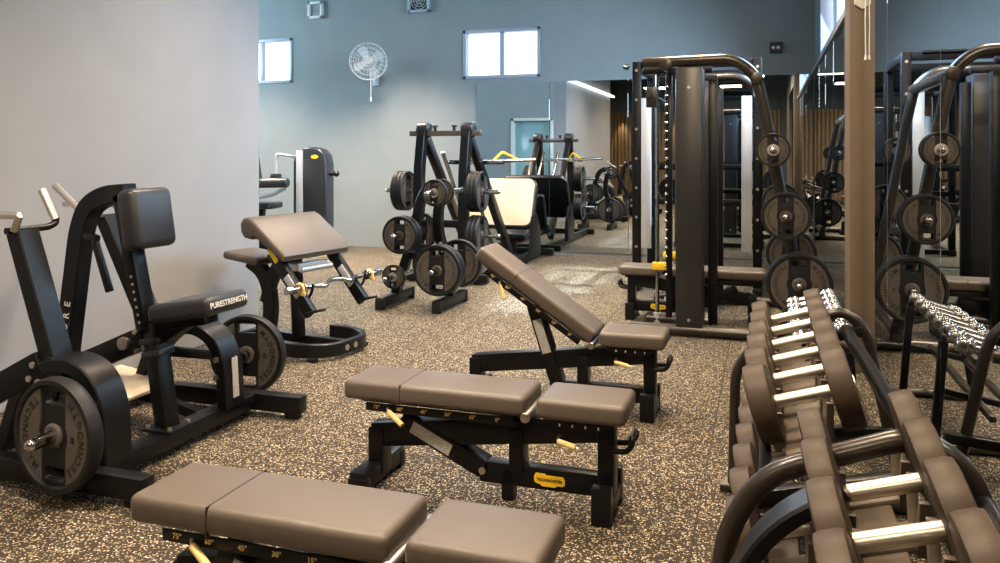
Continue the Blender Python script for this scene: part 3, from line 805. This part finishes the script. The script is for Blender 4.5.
# =================================================================== POWER RACK
t = thing('power_rack', 'tall black power rack with pale perforated strips behind the smith machine', 'squat rack', (-.6, 8.75, 0))
for x in (-1.25, -.07):
    for y in (8.25, 9.35):
        u_ = B(MB().beam((x, y, .03), (x, y, 2.34), .085, .085), 'upright')
        if y < 9:
            m_ = MB().box((x + (.10 if x < -.5 else -.10), y - .03, 1.2), (.10, .03, 1.53), bev=.003); m_.bm.transform(Matrix.Translation(-t.location)); st = m_.build('perforated_strip', M['satin'], u_)
            each('bolt', M['steel'], u_, [lambda q, k=k: q.cyl((x, y - .047, .45 + k * .3), (x, y - .0425, .45 + k * .3), .014, 10) for k in range(7)], t.location)
    B(MB().beam((x, 8.1, .05), (x, 9.45, .05), .09, .07), 'base_beam')
    B(MB().beam((x, 8.25, 2.30), (x, 9.35, 2.30), .07, .08), 'top_side_beam')
    B(MB().beam((x, 8.3, .62), (x, 9.3, .62), .05, .08), 'safety_bar')
for y in (8.25, 9.35): B(MB().beam((-1.25, y, 2.30), (-.07, y, 2.30), .07, .08), 'top_cross_beam')
B(MB().beam((-1.25, 9.35, .05), (-.07, 9.35, .05), .08, .07), 'rear_beam')
for z in (.85, 1.25): B(MB().beam((-1.25, 9.35, z), (-.07, 9.35, z), .06, .07), 'rear_cross_beam')
B(MB().tube([(-1.32, 8.2, 2.30), (-1.37, 8.12, 2.28), (-1.32, 8.08, 2.26)], .02, fil=.03).tube([(-1.05, 8.2, 2.33), (-.2, 8.2, 2.33)], .017), 'pull_up_bar', M['black'])

# =================================================================== DUMBBELL RACKS
def rack(label, y0, y1, x0, dx, ys_top, cat='dumbbell rack', name='dumbbell_rack', top_z=.68, low=True):
    """x0: front foot line; rails carry the saddles"""
    t = thing(name, label, cat, (x0 + .3, (y0 + y1) / 2, 0))
    def Br(mb, n, m=None): return mb.build(n, m or M['black'], t, world=True)
    for y in (y0, y1):
        Br(MB().tube([(x0, y, .02), (x0 + .01, y, .52), (x0 + .12, y, .645), (x0 + .42, y, .775), (x0 + .50, y, .70), (x0 + .64, y, .02)], .021, 16, fil=.09), 'end_hoop', M['tube'])
        Br(MB().tube([(x0 - .05, y, .022), (x0 + .70, y, .022)], .021, 16), 'foot_tube', M['tube'])
    return t, Br
sl = math.radians(17)
def saddle_row(Br, xc, z, ys, wid=.085):
    cs, sn = math.cos(sl), math.sin(sl)
    Br(MB().box((xc, (min(ys) + max(ys)) / 2, z - .115), (wid, max(ys) - min(ys) + .24, .03), (0, -sl, 0), bev=.005), 'centre_rail', M['tray'])
    for y in ys:
        m_ = MB()
        for s in (-1, 1):
            cx, cz = xc + s * .062 * cs, z + s * .062 * sn
            m_.prism([(-.075, .02), (-.06, .02), (-.03, -.058), (.03, -.058), (.06, .02), (.075, .02), (.05, -.085), (-.05, -.085)], (cx, y, cz - .03), (0, 1, 0), (0, 0, 1), .018, bev=.002)
        m_.box((xc, y, z - .098), (.15, .10, .016), (0, -sl, 0), bev=.003)
        Br(m_, 'saddle', M['tray'])
def make_dumbbell(R, th, label, m=None, hl=.136, group=None, chromy=False):
    o = thing('dumbbell', label, 'dumbbell', (0, 0, 0), 0, group)
    rot = Matrix.Rotation(-sl, 4, 'Y')
    def Q(mb): mb.bm.transform(rot); return mb
    Q(MB().cyl((-hl / 2 - .01, 0, 0), (hl / 2 + .01, 0, 0), .0165, 20)).build('handle', M['steel'] if not chromy else M['chrome'], o)
    for s in (-1, 1):
        x0 = s * hl / 2
        if not chromy:
            mt = Matrix.Translation((x0 + s * th / 2, 0, 0)) @ Matrix.Rotation(PI / 2, 4, 'Y')
            t_ = th / 2
            pr = [(.0001, -t_), (R - .012, -t_), (R - .003, -t_ + .003), (R, -t_ + .012), (R, t_ - .012), (R - .003, t_ - .003), (R - .012, t_), (.0001, t_)]
            hd = Q(MB().lathe(pr, mt, 48)).build('head', m or M['rubberd'], o)
            Q(MB().lathe([(.02, 0), (.028, 0), (.028, .003 + t_ * 1.0), (.02, .004 + t_)], Matrix.Translation((x0 + s * th / 2, 0, 0)) @ Matrix.Rotation(s * PI / 2, 4, 'Y'), 24, True)).build('end_ring', M['steel'], hd)
        else:
            mt = Matrix.Translation((x0 + s * th / 2, 0, 0)) @ Matrix.Rotation(PI / 2, 4, 'Y')
            t_ = th / 2
            pr = [(.0001, -t_), (R * .55, -t_), (R * .9, -t_ * .75), (R, -t_ * .5), (R, -t_ * .1), (R * .93, 0), (R, t_ * .1), (R, t_ * .5), (R * .9, t_ * .75), (R * .55, t_), (.0001, t_)]
            Q(MB().lathe(pr, mt, 28)).build('head', M['chrome'], o)
    return o
ordn = ['first', 'second', 'third', 'fourth', 'fifth', 'sixth', 'seventh', 'eighth', 'ninth', 'tenth']
# one long rack, three hoops
tf, Br = rack('long black two-tier dumbbell rack with bronze end hoops along the mirror wall', .45, 3.42, -.125, 0, None)
y = 1.825
Br(MB().tube([(-.095, y, .02), (-.09, y, .54), (-.005, y, .695), (.30, y, .812), (.40, y, .74), (.54, y, .02)], .0235, 16, fil=.10), 'end_hoop', M['tube'])
Br(MB().tube([(-.175, y, .022), (.575, y, .022)], .021, 16), 'foot_tube', M['tube'])
ysf = [2.18 + .215 * i for i in range(6)]
ysn = [1.825 - .2 * i for i in range(5)]
for x, z, yy in ((.092, .77, ysf), (.05, .42, ysf), (.205, .77, ysn), (.09, .42, ysn)): saddle_row(Br, x, z, yy)
Br(MB().tube([(.345, 1.84, .70), (.305, 3.44, .69)], .024), 'rear_rail', M['black'])
Br(MB().tube([(.41, .40, .69), (.41, 1.80, .69)], .022), 'rear_rail', M['black'])
Br(MB().cyl((.20, 3.46, .62), (.355, 3.46, .62), .024, 20, bev=.003), 'tube_stub', M['hinge'])
Br(MB().cyl((.14, 3.50, .72), (.27, 3.50, .735), .024, 20, bev=.003), 'tube_stub', M['hinge'])
for p, q in (((.0, 1.92, .62), (.0, 3.42, .62)), ((-.06, .45, .30), (-.06, 3.42, .30)), ((.16, .45, .34), (.16, 3.42, .34)), ((.12, .45, .64), (.12, 1.9, .64))):
    Br(MB().beam(p, q, .03, .045), 'tier_rail')
for y in (.47, 1.92, 3.40):
    Br(MB().beam((-.115, y, .27), (.53, y, .32), .04, .04), 'tier_bracket'); Br(MB().beam((-.02, y, .60), (.36, y, .70), .04, .04), 'tier_bracket')
Br(MB().sweep([(-.105, 1.60, .10), (-.098, 1.60, .50), (.01, 1.60, .69), (.14, 1.60, .775)], .085, .03, fil=.16), 'guard_hoop')
for i, y in enumerate(ysf):
    R = .102 - .0045 * i; g = 'rubber dumbbells beyond the middle hoop'
    make_dumbbell(R, .060, '%s rubber dumbbell beyond the middle hoop, upper tier, counted from the hoop' % ordn[i], group=g).location = (.092, y, .77)
    make_dumbbell(R, .060, '%s rubber dumbbell beyond the middle hoop, lower tier, counted from the hoop' % ordn[i], group=g).location = (.05, y, .42)
for i, y in enumerate(ysn):
    R = .106 - .003 * (0 if i else 1); g = 'large rubber dumbbells before the middle hoop'
    make_dumbbell(R, .050, ('%s large rubber dumbbell on the camera side of the middle hoop, upper tier' % ordn[i - 1]) if i else 'large rubber dumbbell straddling the middle hoop on the upper tier', group=g).location = (.205, y, .77)
    if i < 4: make_dumbbell(R, .050, '%s large rubber dumbbell on the camera side of the hoop, lower tier' % ordn[i], group=g).location = (.09, y, .42)
# chrome dumbbell stand
tc_ = thing('dumbbell_stand', 'low rack of small chrome dumbbells by the taupe column', 'dumbbell rack', (.25, 4.5, 0))
def Br(mb, n, m=None): return mb.build(n, m or M['black'], tc_, world=True)
for y in (4.2, 5.1):
    Br(MB().beam((.06, y, .02), (.12, y, .46), .04, .04).beam((.42, y, .02), (.38, y, .52), .04, .04), 'end_leg')
    Br(MB().tube([(-.02, y, .025), (.50, y, .025)], .023), 'foot_tube', M['tube'])
    Br(MB().beam((.12, y, .455), (.39, y, .535), .03, .03), 'tier_bracket')
for x, z in ((.18, .475), (.33, .52)): Br(MB().beam((x, 3.80, z), (x, 5.25, z), .03, .03), 'tier_rail', M['tube'])
for x, z in ((.10, .23), (.26, .27)): Br(MB().beam((x, 3.85, z), (x, 5.2, z), .03, .03), 'tier_rail', M['tube'])
for y in (4.2, 5.1): Br(MB().beam((.07, y, .23), (.41, y, .29), .03, .03), 'tier_bracket')
for i in range(8):
    R = .040 - .0012 * i; y = 3.93 + i * .166
    make_dumbbell(R, .075, '%s chrome dumbbell on the low stand, counted from the rubber dumbbells' % ordn[i], hl=.12, group='chrome dumbbells on the low stand', chromy=True).location = (.255, y, .535)

# =================================================================== SELECTORIZED MACHINES IN THE BAY
t = thing('weight_stack_machine', 'weight stack machine with tall rounded charcoal tower, behind the grey wall corner', 'gym machine', (-6.38, 10.0, 0), math.radians(8))
arc = [(-.25, 0), (.25, 0), (.25, 1.24), (.22, 1.37), (.14, 1.45), (.03, 1.48), (-.10, 1.47), (-.2, 1.39), (-.25, 1.27)]
tw = Bl(MB().prism(arc, (.25, 0, .02), (1, 0, 0), (0, 0, 1), .30, bev=.03, seg=3), 'tower', M['shroud'])
MB().box((.32, -.155, .72), (.30, .014, 1.2), bev=.004).build('front_cover', M['blackp'], tw)
MB().box((.105, -.16, .75), (.10, .02, 1.4), bev=.008).build('trim_strip', M['satin'], tw)
MB().prism(circ(1, 24), (.33, -.158, 1.42), (1, 0, 0), (0, 0, 1), .01) if False else None
lg = MB().prism([(.055 * math.cos(a * PI / 12), .028 * math.sin(a * PI / 12)) for a in range(24)], (.33, -.157, 1.36), (1, 0, 0), (0, 0, 1), .012); lg.build('logo_badge', M['yellow'], tw)
Bl(MB().beam((-.9, 0, .05), (.5, 0, .05), .12, .08).beam((-.85, -.35, .05), (-.85, .35, .05), .08, .08).beam((.4, -.3, .05), (.4, .3, .05), .08, .08), 'base_frame')
Bl(MB().beam((-.55, 0, .08), (-.55, 0, .62), .08, .1), 'seat_post')
Bl(MB().box((-.5, -.05, .66), (.42, .42, .09), bev=.03, seg=3), 'seat', M['padd'])
Bl(MB().box((-.72, .0, 1.22), (.12, .40, .55), (0, -.15, 0), bev=.035, seg=3), 'backrest', M['padd'])
Bl(MB().cyl((-.75, -.3, .98), (.0, -.3, 1.0), .07, 24, bev=.02), 'roller_pad', M['shroud'])
Bl(MB().tube([(-.2, -.26, 1.12), (-.2, -.26, 1.40), (-.05, -.26, 1.38), (.0, -.1, 1.36)], .018, fil=.04).tube([(-.65, -.25, .62), (-.5, -.28, .78), (-.25, -.28, .82), (-.05, -.28, .92)], .025, fil=.08), 'lever_arm', M['satin'])
Bl(MB().box((-.2, -.27, 1.08), (.16, .07, .09), bev=.025), 'handle_pad', M['padd'])
Bl(MB().cyl((.50, -.02, 1.12), (.58, -.02, 1.12), .03).sphere((.6, -.02, 1.12), .045), 'knob', M['blackp'])

# a rowing trainer reflected from behind the camera side
t = thing('rowing_trainer', 'dark air rower with chain wheel shown only in the mirror, by wood slats', 'gym machine', (-3.1, -1.6, 0), math.radians(20))
Bl(MB().beam((-.3, 0, .06), (.9, 0, .06), .1, .08).beam((-.3, -.25, .06), (-.3, .25, .06), .08, .07).beam((.85, -.25, .06), (.85, .25, .06), .08, .07), 'base_frame')
Bl(MB().lathe([(.05, -.04), (.3, -.05), (.32, 0), (.3, .05), (.05, .04)], Matrix.Translation((.55, 0, .42)) @ XZ, 40, True), 'flywheel', M['blackp'])
Bl(MB().sweep([(-.2, 0, .08), (-.05, 0, .6), (.1, 0, 1.0), (.35, 0, 1.15)], .08, .08, fil=.1), 'mast')
Bl(MB().box((-.15, 0, .72), (.24, .22, .08), bev=.03), 'seat', M['padd'])
Bl(MB().tube([(.3, -.22, 1.2), (.42, -.22, 1.1), (.42, .22, 1.1), (.3, .22, 1.2)], .02, fil=.05), 'handlebar')

# =================================================================== WALL FITTINGS
t = thing('wall_fan', 'round wall fan with clear cage and pull cord high on the back wall', 'fan', (-5.49, 10.5, 2.75))
nrm = V((.35, -1, -.05)).normalized()
c0 = V((-5.49, 10.47, 2.75))
cg = MB()
for rr, dd in ((.27, 0), (.265, .07), (.265, -.07), (.2, .095), (.13, .11), (.2, -.095), (.07, .115)):
    cg.torus(c0 + nrm * dd, rr, .003, nrm, 40, 6)
x_, y_, z_ = frame_from(nrm)
for k in range(24):
    a = 2 * PI * k / 24; dv = x_ * math.cos(a) + y_ * math.sin(a)
    cg.tube([c0 + nrm * .115 + dv * .05, c0 + nrm * .095 + dv * .2, c0 + nrm * .05 + dv * .27, c0 + nrm * 0 + dv * .272, c0 - nrm * .05 + dv * .27, c0 - nrm * .095 + dv * .2, c0 - nrm * .1 + dv * .06], .0016, 5)
B(cg, 'cage', M['whitep'])
fb = MB()
for k in range(4):
    a = 2 * PI * k / 4 + .5; dv = x_ * math.cos(a) + y_ * math.sin(a); tv = (nrm.cross(dv)).normalized()
    ux_ = dv; uy_ = (tv * .85 + nrm * .5).normalized()
    fb.prism([(.03, -.02), (.1, -.06), (.2, -.085), (.235, -.03), (.235, .04), (.18, .075), (.08, .045), (.03, .02)], c0, ux_, uy_, .004)
B(fb, 'blade', M['clear'])
B(MB().cyl(c0 + nrm * .05, c0 - nrm * .18, .055, 24, bev=.015).cyl(c0 + nrm * .12, c0 + nrm * .1, .05, 24), 'motor', M['satin'])
B(MB().tube([c0 - nrm * .15, c0 - nrm * .17 + V((0, 0, -.2)), V((-5.55, YB - .03, 2.52))], .018, fil=.05).box((-5.55, YB - .02, 2.52), (.1, .04, .2)), 'wall_bracket', M['satin'])
B(MB().cyl(V((-5.47, 10.51, 2.21)), V((-5.47, 10.51, 2.65)), .005, 8).cyl(V((-5.47, 10.51, 2.17)), V((-5.47, 10.51, 2.22)), .012, 10), 'pull_cord', M['whitep'])

def grille(label, x, z, w, dark, name='air_vent'):
    t = thing(name, label, 'vent', (x, YB, z))
    fr = MB()
    for s in (-1, 1):
        fr.box((x + s * (w / 2 - .02), YB - .03, z), (.04, .06, w)).box((x, YB - .03, z + s * (w / 2 - .02)), (w, .06, .04))
    fr.build('vent_frame', M['frame'] if dark else M['whitep'], t, world=True)
    MB().box((x, YB - .008, z), (w - .05, .014, w - .05), bev=0).build('backing', M['satin'] if not dark else M['blackp'], t, world=True)
    m_ = MB()
    if dark:
        for r in (.05, .09, .13): m_.torus((x, YB - .03, z), r * w / .36, .006, (0, 1, 0), 32, 6)
        for k in range(6):
            a = k * PI / 3; m_.beam((x, YB - .03, z), (x + .13 * math.cos(a) * w / .36, YB - .03, z + .13 * math.sin(a) * w / .36), .008, .008)
    else:
        for k in range(7): m_.box((x, YB - .03, z - .08 + k * .027), (w - .1, .03, .006), (.5, 0, 0), bev=0)
    m_.build('vent_fins', M['satin'], t, world=True)
grille('small square white louvred vent high on the back wall over the far window', -6.58, 3.62, .26, False)
grille('square extractor vent with round guard high on the back wall by the fan', -4.84, 3.66, .35, True)
grille('square vent at the top of the back wall over the mirrors', -2.34, 3.68, .26, False)
ob = MB().box((.13, YB - .02, 2.76), (.15, .04, .14), bev=.008).build('junction_box', M['blackp'])
tag(ob, 'small black junction box on dark wall over the corner mirrors', 'junction box')
MB().cyl((.10, YB - .042, 2.76), (.10, YB - .038, 2.76), .02, 14).cyl((.16, YB - .042, 2.76), (.16, YB - .038, 2.76), .02, 14).build('socket', M['satin'], ob)
# blind cords by the column
x, zl = .578, 1.99
o = MB().tube([(x, 5.28, 2.95), (x + .003, 5.28, 2.5), (x - .003, 5.28, 2.2), (x, 5.28, zl)], .004, 8).build('blind_cord', M['whitep'])
tag(o, 'thin white blind cord hanging before the taupe column', 'cord')
MB().cyl((x, 5.28, zl - .03), (x, 5.28, zl), .010, 12, r2=.006).build('cord_bead', M['whitep'], o)
o = MB().prism([(-.03, .04), (.03, 0), (.03, .4), (-.03, .4)], (.568, 5.53, 2.30), (1, 0, 0), (0, 0, 1), .03, bev=.003).build('cord_bracket', M['whitep'])
tag(o, 'white bracket high on the taupe column behind the blind cord', 'bracket')

# =================================================================== LIGHTS
def area(name, loc, rot, sx, sy, col, power, spread=None):
    l = bpy.data.lights.new(name, 'AREA'); l.shape = 'RECTANGLE'; l.size = sx; l.size_y = sy; l.color = col; l.energy = power
    if spread: l.spread = spread
    o = bpy.data.objects.new(name, l); COL.objects.link(o); o.location = loc; o.rotation_euler = rot; return o
LAMPS = [(-.3, 1.5, 3.3, 85, 0, 0), (-.4, 4.0, 3.3, 75, 0, 0), (-2.1, 1.5, 3.9, 100, 2, 115), (-2.2, 4.6, 3.9, 125, 2, 115), (-.6, 6.7, 3.8, 75, 0, 110), (-2.8, 6.9, 3.7, 70, 1, 105), (-1.9, 9.0, 3.8, 75, 0, 100),
         (-5.0, 9.2, 3.85, 165, 2, 100), (-7.6, 9.2, 3.85, 140, 2, 100), (-.9, -1.5, 3.3, 50, 0, 0), (-3, -1.5, 3.3, 40, 0, 0)]
for i, (x, y, z, p, cool, spr) in enumerate(LAMPS):
    t = thing('pendant_lamp', 'flat square pendant lamp, out of frame overhead', 'lamp', (x, y, z), 0, 'overhead pendant lamps')
    MB().box((0, 0, .04), (.62, .62, .06), bev=.008).build('housing', M['blackp'], t)
    MB().box((0, 0, .006), (.56, .56, .01), bev=.002).build('diffuser', M['lampon'], t)
    MB().tube([(0, 0, .07), (0, 0, ZC - z)], .006, 8).build('cable', M['blackp'], t)
    area('lamp_light', (x, y, z - .01), (0, 0, 0), .55, .55, ((1.0, .76, .50), (1.0, .86, .72), (1.0, .80, .62))[cool], p, math.radians(spr) if spr else None)
# LED line along the top of the side wall
o = MB().box((XL + .028, 2.9, 2.95), (.06, 5.2, .05), bev=.004).build('linear_lamp', M['ledon'])
tag(o, 'long white linear lamp fixed along the top of the grey side wall', 'lamp')
# daylight through the windows
area('daylight_back', (-3.57, YB - .03, 2.84), (-PI / 2, 0, 0), 1.1, .65, (.72, .85, 1.0), 40)
area('daylight_back_bay', (-7.58, YB - .03, 2.87), (-PI / 2, 0, 0), 1.1, .65, (.72, .85, 1.0), 30)
area('daylight_side', (XR - .03, 8.0, 3.02), (0, math.radians(68), 0), 1.05, 3.1, (.46, .72, 1.0), 240, math.radians(125))
area('daylight_bay', (XLL + .05, 8.25, 3.22), (0, -PI / 2, 0), 1.4, 3.9, (.50, .80, .98), 250)
# spots washing the wood slats
for k in range(6):
    l = bpy.data.lights.new('slat_spot', 'SPOT'); l.energy = 45; l.color = (1, .72, .42); l.spot_size = math.radians(52); l.spot_blend = .6; l.shadow_soft_size = .04
    o = bpy.data.objects.new('slat_spot', l); COL.objects.link(o); o.location = (-6.3 + k * .9, YN + .25, 2.75); o.rotation_euler = (math.radians(-6), 0, 0)
sl_ = bpy.data.lights.new('sun', 'SUN'); sl_.energy = 20; sl_.color = (.66, .84, 1.0); sl_.angle = math.radians(2.5)
so = bpy.data.objects.new('sun', sl_); COL.objects.link(so)
so.rotation_euler = V((-2.75, .15, -3.05)).to_track_quat('-Z', 'Y').to_euler()
w = bpy.data.worlds.new('sky'); SC.world = w; w.use_nodes = True
bg = w.node_tree.nodes['Background']; bg.inputs[0].default_value = (.86, .92, 1.0, 1); bg.inputs[1].default_value = 2.2
